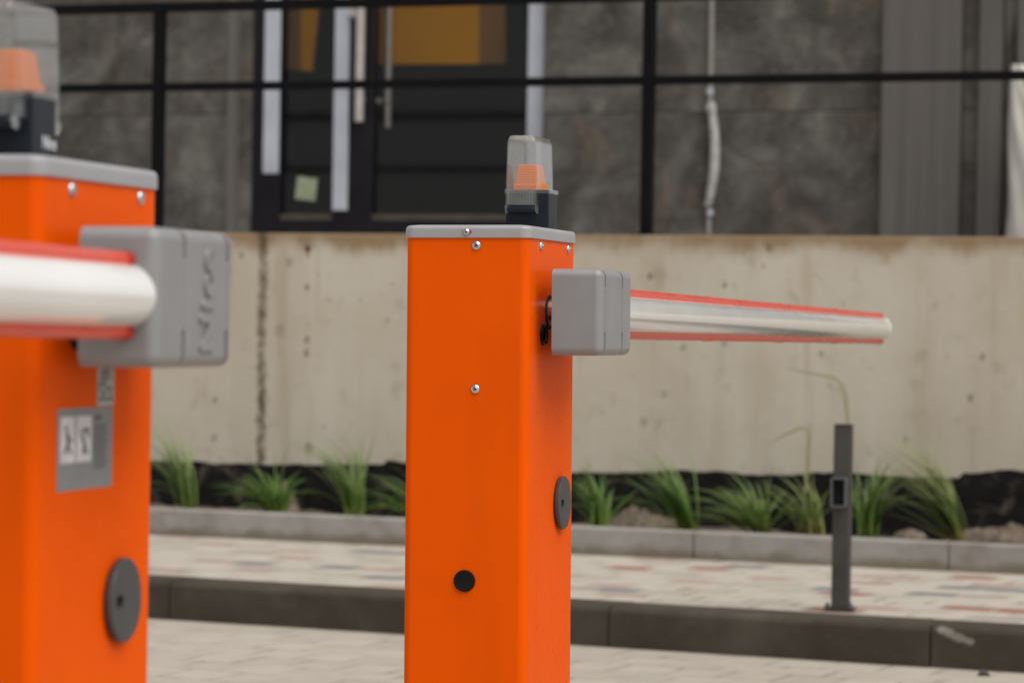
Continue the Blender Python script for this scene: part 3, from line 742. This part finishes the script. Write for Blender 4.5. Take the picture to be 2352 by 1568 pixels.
zs0, zs1 = (1397 - 1163) / F_PX * d, (1397 - 1094) / F_PX * d; ow = hw * 0.92
st = MB()
def ring_prism(mb, w, h, wall, r, mtx, depth):
    o = rrect(w, h, r); i = rrect(w - wall, h - wall, max(r - wall, 0.001)); n = len(o)
    V = [[mb.bm.verts.new((x, y, z)) for x, y in pl] for pl, z in ((o, 0), (i, 0), (i, depth), (o, depth))]
    for a_, b_ in ((0, 1), (1, 2), (2, 3), (3, 0)):
        for k in range(n): mb.bm.faces.new((V[a_][k], V[a_][(k + 1) % n], V[b_][(k + 1) % n], V[b_][k]))
    bmesh.ops.transform(mb.bm, matrix=mtx, verts=[v for q in V for v in q])
ring_prism(st, ow, (zs1 - zs0) / 2, 0.006, 0.008, Matrix.Translation((-0.004, -hw - 0.001, (zs0 + zs1) / 2)) @ Matrix.Rotation(R(90), 4, 'X'), 0.035)
stub = st.build('tube_stub', 'zinc', post)
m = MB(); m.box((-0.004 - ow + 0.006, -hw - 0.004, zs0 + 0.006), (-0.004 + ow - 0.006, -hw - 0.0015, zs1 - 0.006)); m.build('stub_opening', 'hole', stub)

# a pebble on the road
b = at_z(2260, 1551, 0.0)
m = MB(); lump(m, (0, 0, 0.006), (0.017, 0.013, 0.009), 77); tag(m.build('pebble', 'pebble', None, 60, (b.x, b.y, 0)), 'single small dark pebble on the road paving below the kerb', 'pebble')
m = MB()

# ------------------------------------------------------------------ barriers
CW, CDP, CH, CR = 0.1025, 0.1635, 1.092, 0.015          # half width, half depth, body height, corner radius
CAPH = 0.018
HUBZ = 0.972
def screw(parent, loc, axis, rad, mat='steel'):
    rot = {'-y': Matrix.Rotation(R(90), 4, 'X'), '+x': Matrix.Rotation(R(90), 4, 'Y')}[axis]
    mt = Matrix.Translation(loc) @ rot
    m = MB(); h = rad * 0.62
    pr = [(rad * 1.0, 0.0), (rad, h * 0.15)] + [(rad * math.cos(R(a)), h * (0.15 + 0.85 * math.sin(R(a)))) for a in (18, 36, 52, 62)]
    rs = rad * 0.42
    pr += [(rs, h * 0.98), (rs * 0.9, h * 0.45), (0, h * 0.40)]
    m.lathe(pr, 28, mt)
    o = m.build('screw', mat, parent, 35)
    m = MB(); m.lathe([(rs * 0.86, h * 0.47), (0, h * 0.46)], 6, mt); m.build('hex_socket', 'socket', o, 0)
    return o

def barrier(name_loc, rotz, tilt, arm_dir, label, full, lamp_side, arm_turn, arm_tip, YO):
    root = empty('parking_barrier', name_loc, (0, tilt, rotz))
    tag(root, label, 'barrier', 'orange barriers with silver hub covers')
    # cabinet body
    m = MB(); pts = rrect(CW, CDP, CR, 8); m.prism(pts, 0.0, CH)
    cab = m.build('cabinet', 'orange', root, 30)
    m = MB(); m.prism(rrect(CW + 0.02, CDP + 0.02, 0.02, 4), 0.0, 0.012); m.build('floor_flange', 'orange', root, 30)
    # top cover with rolled edge
    m = MB(); g = 0.003
    lays = [(g, CH - 0.002), (g, CH + CAPH - 0.007), (g - 0.0008, CH + CAPH - 0.004), (g - 0.003, CH + CAPH - 0.0012), (g - 0.007, CH + CAPH), (-CR * 1.2, CH + CAPH + 0.0012)]
    rings = []
    for off, z in lays:
        rings.append([m.bm.verts.new((x, y, z)) for x, y in rrect(CW + off, CDP + off, max(CR + off, 0.004), 8)])
    n = len(rings[0])
    for A, B in zip(rings, rings[1:]):
        for k in range(n): m.bm.faces.new((A[k], A[(k + 1) % n], B[(k + 1) % n], B[k]))
    m.bm.faces.new(rings[-1]); m.bm.faces.new(list(reversed(rings[0])))
    cov = m.build('top_cover', 'cover', root, 45)
    def slot(y, x0, z):
        mm = MB(); mm.prism(rrect(0.0075, 0.0032, 0.0031, 6), 0, 0.0008, Matrix.Translation((x0, y, z)) @ Matrix.Rotation(R(90), 4, 'X')); return mm
    slot(-CDP - 0.0031, 0.001, CH + 0.0075).build('cover_slot', 'rubber_end', cov)
    screw(cov, (0.0003, -CDP - 0.0035, CH + 0.0070), '-y', 0.0056)
    # front and side screws
    for x, z in ((0.0165, CH - 0.0145), (0.0165, CH - 0.2445)): screw(root, (x, -CDP, z), '-y', 0.0078)
    for y, z in ((-0.084, CH - 0.0130), (0.108, CH - 0.0130)): screw(root, (CW, y, z), '+x', 0.0078)
    # black plug on the front
    m = MB(); m.lathe([(0, 0.003), (0.0135, 0.0032), (0.0150, 0.0042), (0.0172, 0.0038), (0.0177, 0.001), (0.0177, 0)], 36, Matrix.Translation((0.001, -CDP, CH - 0.5525)) @ Matrix.Rotation(R(90), 4, 'X'))
    m.build('black_plug', 'black', root, 35)
    # lock cover disc on the side
    mt = Matrix.Translation((CW, 0.062, CH - 0.436)) @ Matrix.Rotation(R(90), 4, 'Y')
    m = MB(); m.lathe([(0.0415, 0.0), (0.0445, 0.0035), (0.0445, 0.0085), (0.0428, 0.0102), (0.020, 0.0112), (0, 0.0114)], 56, mt)
    lk = m.build('lock_cover', 'lock', root, 30)
    kx = CW + 0.0035
    m = MB(); m.prism(rrect(0.0066, 0.0095, 0.0064, 8), 0, 0.010, Matrix.Translation((kx, 0.040, CH - 0.436)) @ Matrix.Rotation(R(90), 4, 'Y')); cutter = m.build('cut', 'hole', root)
    bpy.context.view_layer.update(); carve(lk, [cutter])
    m = MB(); m.prism(rrect(0.0064, 0.0093, 0.0062, 8), 0, 0.0012, Matrix.Translation((CW + 0.0036, 0.040, CH - 0.436)) @ Matrix.Rotation(R(90), 4, 'Y')); m.build('keyhole', 'hole', lk)
    # shaft opening, shaft, grommet
    sx = Matrix.Rotation(R(90), 4, 'Y')
    m = MB(); m.lathe([(0.0225, 0.0012), (0.028, 0.0012), (0.028, 0.0)], 44, Matrix.Translation((CW, -0.021, HUBZ)) @ sx); m.build('shaft_opening', 'hole', root, 30)
    m = MB(); m.lathe([(0.0225, 0.0), (0.0225, 0.034)], 44, Matrix.Translation((CW, -0.021, HUBZ)) @ sx); m.build('shaft', 'shaft', root, 30)
    m = MB(); m.lathe([(0.0176, 0.0), (0.0176, 0.004), (0.0160, 0.0062), (0.0128, 0.0052), (0.0120, 0.0018), (0, 0.0016)], 36, Matrix.Translation((CW, -0.066, HUBZ - 0.0365)) @ sx); m.build('grommet', 'black', root, 35)
    # hub cover
    G, T, B, H = 0.0285, 0.083, 0.226, 0.1395
    xin, xout = CW + G, CW + G + T; s = arm_dir
    m = MB()
    m.box((xin, YO - B / 2, HUBZ - H / 2), (xout, YO + B / 2, HUBZ + H / 2), 0.013, 6, None, lambda c: c.x > xin + 0.001)
    es = [e for e in m.bm.edges if abs(e.verts[0].co.y - e.verts[1].co.y) < 1e-6 and abs(e.verts[0].co.z - e.verts[1].co.z) < 1e-6]
    hub = m.build('hub_cover', 'hub', root, 40)
    gy = [YO - s * (B / 2 - 0.10 * B), YO + s * (0.67 * B - B / 2)]
    cuts = []
    for y in gy:
        for z0, z1 in ((HUBZ + 0.037, HUBZ + 0.09), (HUBZ - 0.09, HUBZ - 0.031)):
            m = MB(); m.box((xout - 0.0100, y - 0.0044, z0), (xout + 0.01, y + 0.0044, z1), 0.0040, 3); cuts.append(m.build('cut', 'hole', root))
        m = MB(); m.box((xout - 0.0007, y - 0.0009, HUBZ - 0.09), (xout + 0.01, y + 0.0009, HUBZ + 0.09)); cuts.append(m.build('cut', 'hole', root))
        m = MB(); m.box((xin + 0.012, y - 0.0012, HUBZ + H / 2 - 0.0012), (xout + 0.01, y + 0.0012, HUBZ + 0.09)); cuts.append(m.build('cut', 'hole', root))
        m = MB(); m.box((xin + 0.012, y - 0.0012, HUBZ - 0.09), (xout + 0.01, y + 0.0012, HUBZ - H / 2 + 0.0012)); cuts.append(m.build('cut', 'hole', root))
    bpy.context.view_layer.update(); carve(hub, cuts)
    if full:   # raised lettering, read upwards
        mt = Matrix.Translation((xout + 0.0002, YO - s * (B / 2 - 0.37 * B), HUBZ - 0.001)) @ Matrix(((0, 0, 1, 0), (0, -1, 0, 0), (1, 0, 0, 0), (0, 0, 0, 1)))
        lettering('raised_lettering', 'Nice', 0.053, 0.0022, 'hub', hub, mt, 1.08, 0.0011)
    else:
        for y in (-0.086, -0.066):                         # water drops hanging under the cover
            m = MB(); lump(m, (xin + 0.012 + (y + 0.086) * 0.3, y, HUBZ - H / 2 - 0.0005), (0.0028, 0.0028, 0.0035), 5, 2, 0.05); m.build('water_drop', 'lens', hub, 60)
    # boom arm
    xa = (xin + xout) / 2 + 0.004; L = 3.86; y0 = YO + s * B / 2; rT = 0.0328; AROT = (Matrix.Translation((xa, 0, HUBZ)) @ Matrix.Rotation(R(arm_turn), 4, 'Z') @ Matrix.Rotation(R(arm_tip), 4, 'X') @ Matrix.Translation((-xa, 0, -HUBZ)))
    am = AROT @ Matrix.Translation((xa, y0, HUBZ)) @ Matrix.Rotation(R(-90 * s), 4, 'X')
    m = MB(); m.lathe([(rT, -0.01), (rT, L * 0.25), (rT, L * 0.5), (rT, L * 0.75), (rT, L)], 48, am)
    arm = m.build('boom_arm', 'tube', root, 30)
    m = MB(); m.lathe([(rT * 0.99, L - 0.001), (rT * 1.03, L), (rT * 1.03, L + 0.012), (rT * 0.9, L + 0.026), (rT * 0.5, L + 0.034), (0, L + 0.036)], 40, am); m.build('end_cap', 'endcap', arm, 50)
    prof = [(-0.0125, 0.0285), (-0.0128, 0.0370), (-0.0105, 0.0412), (-0.005, 0.0432), (0.005, 0.0432), (0.0105, 0.0412), (0.0128, 0.0370), (0.0125, 0.0285)]
    for sg in (1, -1):
        m = MB(); bm = m.bm; rings = []
        segs = [0.018]; q = 0.018
        while q < L - 0.02: q = min(q + 0.96, L - 0.012); segs.append(q)
        for i_, (a0, a1) in enumerate(zip(segs, segs[1:])):
            for yy, k in ((a0, 1.0), (a0 + 0.001, 1.0), (a1 - 0.014, 1.0), (a1 - 0.010, 1.10), (a1 - 0.004, 1.10), (a1, 1.0)):
                rings.append([bm.verts.new((xa + px * k, y0 + s * yy, HUBZ + sg * (0.03 + (pz - 0.03) * k))) for px, pz in prof])
        n = len(prof)
        for A, Bq in zip(rings, rings[1:]):
            for k in range(n): bm.faces.new((A[k], A[(k + 1) % n], Bq[(k + 1) % n], Bq[k]))
        bm.faces.new(rings[0]); bm.faces.new(list(reversed(rings[-1])))
        bmesh.ops.transform(bm, matrix=AROT, verts=bm.verts[:])
        rb = m.build('rubber_edge', 'rubber', arm, 45)
        m = MB(); e = [(px * 1.06, pz + 0.0006) for px, pz in prof]
        m.prism([(px, sg * pz) for px, pz in e], 0.004, 0.0195, AROT @ Matrix.Translation((xa, y0, HUBZ)) @ Matrix(((1, 0, 0, 0), (0, 0, s, 0), (0, 1, 0, 0), (0, 0, 0, 1))))
        m.build('edge_plug', 'rubber_end', rb, 40)
    # flashing lamp
    lx, ly, lz = (0.043, 0.093, CH + CAPH + 0.0012) if lamp_side > 0 else (0.031, -0.074, CH + CAPH + 0.0012)
    lp = empty('flashing_lamp', (lx, ly, lz), (0, 0, 0 if lamp_side > 0 else math.pi)); lp.parent = root
    LW, LD, LH, LX, LY = 0.0268, 0.063, 0.156, -0.0055, 0.008    # half width, half depth, height and offset of the clear cover
    m = MB()
    m.box((-0.0372, -0.032, 0.0), (0.0372, 0.032, 0.0655), 0.003, 2)
    m.box((LX - 0.0250, LY - LD + 0.0015, 0.0265), (LX + 0.0250, -0.0325, 0.0380), 0.0056, 4)
    m.box((LX - 0.0250, 0.0325, 0.0265), (LX + 0.0250, LY + LD - 0.0015, 0.0380), 0.0056, 4)
    base = m.build('lamp_base', 'navy', lp, 35)
    if full:
        lettering('printed_lettering', 'Nice', 0.019, 0.0002, 'white_print', base, Matrix.Translation((-0.0374, -0.013, 0.0155)) @ Matrix(((0, 0, -1, 0), (-1, 0, 0, 0), (0, 1, 0, 0), (0, 0, 0, 1))))
    # amber bulb
    m = MB(); rings = []
    steps = 22
    prof_b = [(0.0245, 0.027, 0.0660), (0.0245, 0.027, 0.0740), (0.0235, 0.025, 0.0760)]
    for k in range(steps + 1):
        t_ = k / steps; w = 0.0222 - 0.0045 * t_; dd = 0.0225 - 0.005 * t_
        q = 0.0006 if k % 2 else 0.0
        prof_b.append((w + q, dd + q, 0.0762 + 0.0310 * t_))
    prof_b.append((0.0150, 0.0145, 0.1087))
    for w, dd, z in prof_b: rings.append([m.bm.verts.new((x + LX * 0.5, y + 0.002, z)) for x, y in rrect(w, dd, 0.004, 3)])
    n = len(rings[0])
    for A, Bq in zip(rings, rings[1:]):
        for k in range(n): m.bm.faces.new((A[k], A[(k + 1) % n], Bq[(k + 1) % n], Bq[k]))
    m.bm.faces.new(rings[-1]); m.bm.faces.new(list(reversed(rings[0])))
    m.build('amber_bulb', 'amber', lp, 25)
    # clear cover: one thin shell, open below
    m = MB(); th = 0.0016
    def shell_rings(off, z0, flip):
        out = []
        for t_, z in ((0.0, z0), (0.35, 0.088), (0.8, LH - 0.012), (0.93, LH - 0.006), (1.0, LH - 0.0022), (1.05, LH - 0.0006)):
            k = 0.0018 * max(0, (z - 0.06) / 0.09)            # draft
            ins = {0.0: 0, 0.35: 0, 0.8: 0.0004, 0.93: 0.0016, 1.0: 0.0042, 1.05: 0.0075}[t_]
            out.append([m.bm.verts.new((x, y, z - (off if t_ >= 0.8 else 0))) for x, y in rrect(LW - off - k - ins, LD - off - k - ins, 0.0055, 5)])
        return out
    O = shell_rings(0, 0.0390, False); I = shell_rings(th, 0.0390, True)
    for S in (O, I):
        n = len(S[0])
        for A, Bq in zip(S, S[1:]):
            for k in range(n): m.bm.faces.new((A[k], A[(k + 1) % n], Bq[(k + 1) % n], Bq[k]))
        m.bm.faces.new(S[-1])
    for k in range(n): m.bm.faces.new((O[0][k], O[0][(k + 1) % n], I[0][(k + 1) % n], I[0][k]))
    n_shell = len(m.bm.faces)                            # ribs on the front and back, curving over the top edge
    for side in (-1, 1):
        for k in range(17):
            x = -0.0208 + 0.0416 * k / 16
            y = side * LD
            P_ = [(x, y * 1.0, 0.0405), (x, y, 0.088), (x * 0.97, y - side * 0.0016, LH - 0.012), (x * 0.96, y - side * 0.0034, LH - 0.005), (x * 0.95, y - side * 0.0085, LH - 0.0008)]
            m.tube(P_, 0.00055, 5)
    # side skirts hooking down at front and back, and the flange round the base
    for sx_ in (-1, 1):
        x0_, x1_ = sx_ * LW, sx_ * (LW - 0.0016)
        for sd_ in (-1, 1):
            o_ = [(LD, 0.0388), (LD, 0.034), (LD - 0.003, 0.0285), (LD - 0.008, 0.026), (LD - 0.0165, 0.0255), (LD - 0.0165, 0.0388)]
            a_ = [m.bm.verts.new((x0_, sd_ * y, z)) for y, z in o_]; b_ = [m.bm.verts.new((x1_, sd_ * y, z)) for y, z in o_]
            m.bm.faces.new(a_); m.bm.faces.new(list(reversed(b_)))
            for k in range(len(o_)): m.bm.faces.new((a_[k], a_[(k + 1) % len(o_)], b_[(k + 1) % len(o_)], b_[k]))
    bmesh.ops.translate(m.bm, verts=m.bm.verts[:], vec=(LX, LY, 0))
    m.bm.faces.ensure_lookup_table()
    for f in m.bm.faces[n_shell:]: f.material_index = 1
    lens = m.build('clear_cover', 'lens', lp, 40); lens.data.materials.append(MAT['lens_rib'])
    m = MB()
    ring_prism(m, 0.0388, 0.0336, 0.0014, 0.003, Matrix.Translation((0, 0, 0.0595)), 0.0068)
    m.build('cover_flange', 'lens', lens, 30)
    if full:
        # warning sticker and tag on the side face
        xk_ = CW + 0.0006
        m = MB(); Y0, Y1, Z0, Z1 = -0.112, 0.038, CH - 0.3155, CH - 0.2325
        m.box((CW + 0.0002, Y0, Z0), (xk_, Y1, Z1)); stk = m.build('warning_sticker', 'plate', root)
        X = xk_ + 0.0001
        def flat(y0, y1, z0, z1, mat, nm, par, lift=0.0001):
            q = MB(); q.box((X + lift - 0.0001, y0, z0), (X + lift + 0.0002, y1, z1)); return q.build(nm, mat, par)
        def fy(u): return Y0 + (Y1 - Y0) * u
        def fzz(v): return Z1 + (Z0 - Z1) * v
        for u0, u1 in ((0.045, 0.30), (0.335, 0.60)):
            pnl = flat(fy(u0), fy(u1), fzz(0.66), fzz(0.10), 'paper', 'pictogram_field', stk)
            uc = (u0 + u1) / 2; q = MB()
            def seg(a, b, r):
                q.tube([(X + 0.0005, fy(a[0]), fzz(a[1])), (X + 0.0005, fy(b[0]), fzz(b[1]))], r, 6)
            if u0 < 0.2:                                   # a walking figure under a lowering boom
                q.lathe([(0.0001, 0), (0.0036, 0.0002), (0.0001, 0.0004)], 14, Matrix.Translation((X + 0.0003, fy(uc - 0.03), fzz(0.24))) @ Matrix.Rotation(R(90), 4, 'Y'))
                seg((uc - 0.02, 0.29), (uc + 0.0, 0.42), 0.0022); seg((uc, 0.42), (uc + 0.05, 0.55), 0.0016); seg((uc, 0.42), (uc - 0.06, 0.54), 0.0016); seg((uc - 0.01, 0.32), (uc + 0.06, 0.40), 0.0013)
            else:
                seg((uc - 0.07, 0.30), (uc + 0.06, 0.26), 0.0016); seg((uc - 0.05, 0.34), (uc + 0.0, 0.46), 0.002); seg((uc, 0.46), (uc + 0.05, 0.56), 0.0016); seg((uc + 0.0, 0.46), (uc - 0.03, 0.56), 0.0016); seg((uc + 0.05, 0.26), (uc + 0.06, 0.36), 0.0014)
            q.build('pictogram', 'plate_dark', pnl)
        tx = MB(); rr = random.Random(9)
        tx.box((X, fy(0.66), fzz(0.16)), (X + 0.0003, fy(0.78), fzz(0.10)))
        for k in range(16):
            v = 0.22 + k * 0.035
            tx.box((X, fy(0.65), fzz(v + 0.016)), (X + 0.0002, fy(0.65 + rr.uniform(0.18, 0.27)), fzz(v)))
        tx.build('text_lines', 'plate_dark', stk)
        m = MB(); m.box((CW + 0.0002, -0.007, CH - 0.2315), (CW + 0.0006, 0.040, CH - 0.165)); tg = m.build('serial_tag', 'tag', root)
        q = MB(); X = CW + 0.0007
        for k in range(11):
            z = CH - 0.169 - k * 0.0054
            y = -0.003
            while y < 0.034:
                wd = rr.uniform(0.002, 0.007)
                if rr.random() < 0.6: q.box((X - 0.0001, y, z - 0.0034), (X + 0.0002, min(y + wd, 0.037), z))
                y += wd + 0.0018
        q.build('tag_print', 'plate_dark', tg)
    return root

def place(px, py, depth, rotz):
    """Base centre of a cabinet whose near right body corner, at the cover's lower edge, shows at that pixel and depth."""
    P = at_depth(px, py, depth)
    rm = Matrix.Rotation(rotz, 3, 'Z')
    c = P - rm @ Vector((CW, -CDP, 0)); print('barrier top z', P.z)
    return Vector((c.x, c.y, 0))
RZ = R(21.8 - 14.3)
la = place(1215, 545, 5.15, RZ)
TILT = -0.0085
la.x -= math.sin(TILT) * CH * math.cos(RZ) * 1.0
barrier(la, RZ, TILT, 1, 'orange barrier cabinet in sharp focus whose boom arm reaches away towards the wall', False, 1, 1.1, -0.2, -0.008)
barrier(place(94, 398, 3.16, RZ), RZ, 0.0, -1, 'blurred nearer orange barrier cabinet with a grey warning sticker, its boom arm reaching forward', True, -1, 0.6, -0.45, -0.018)
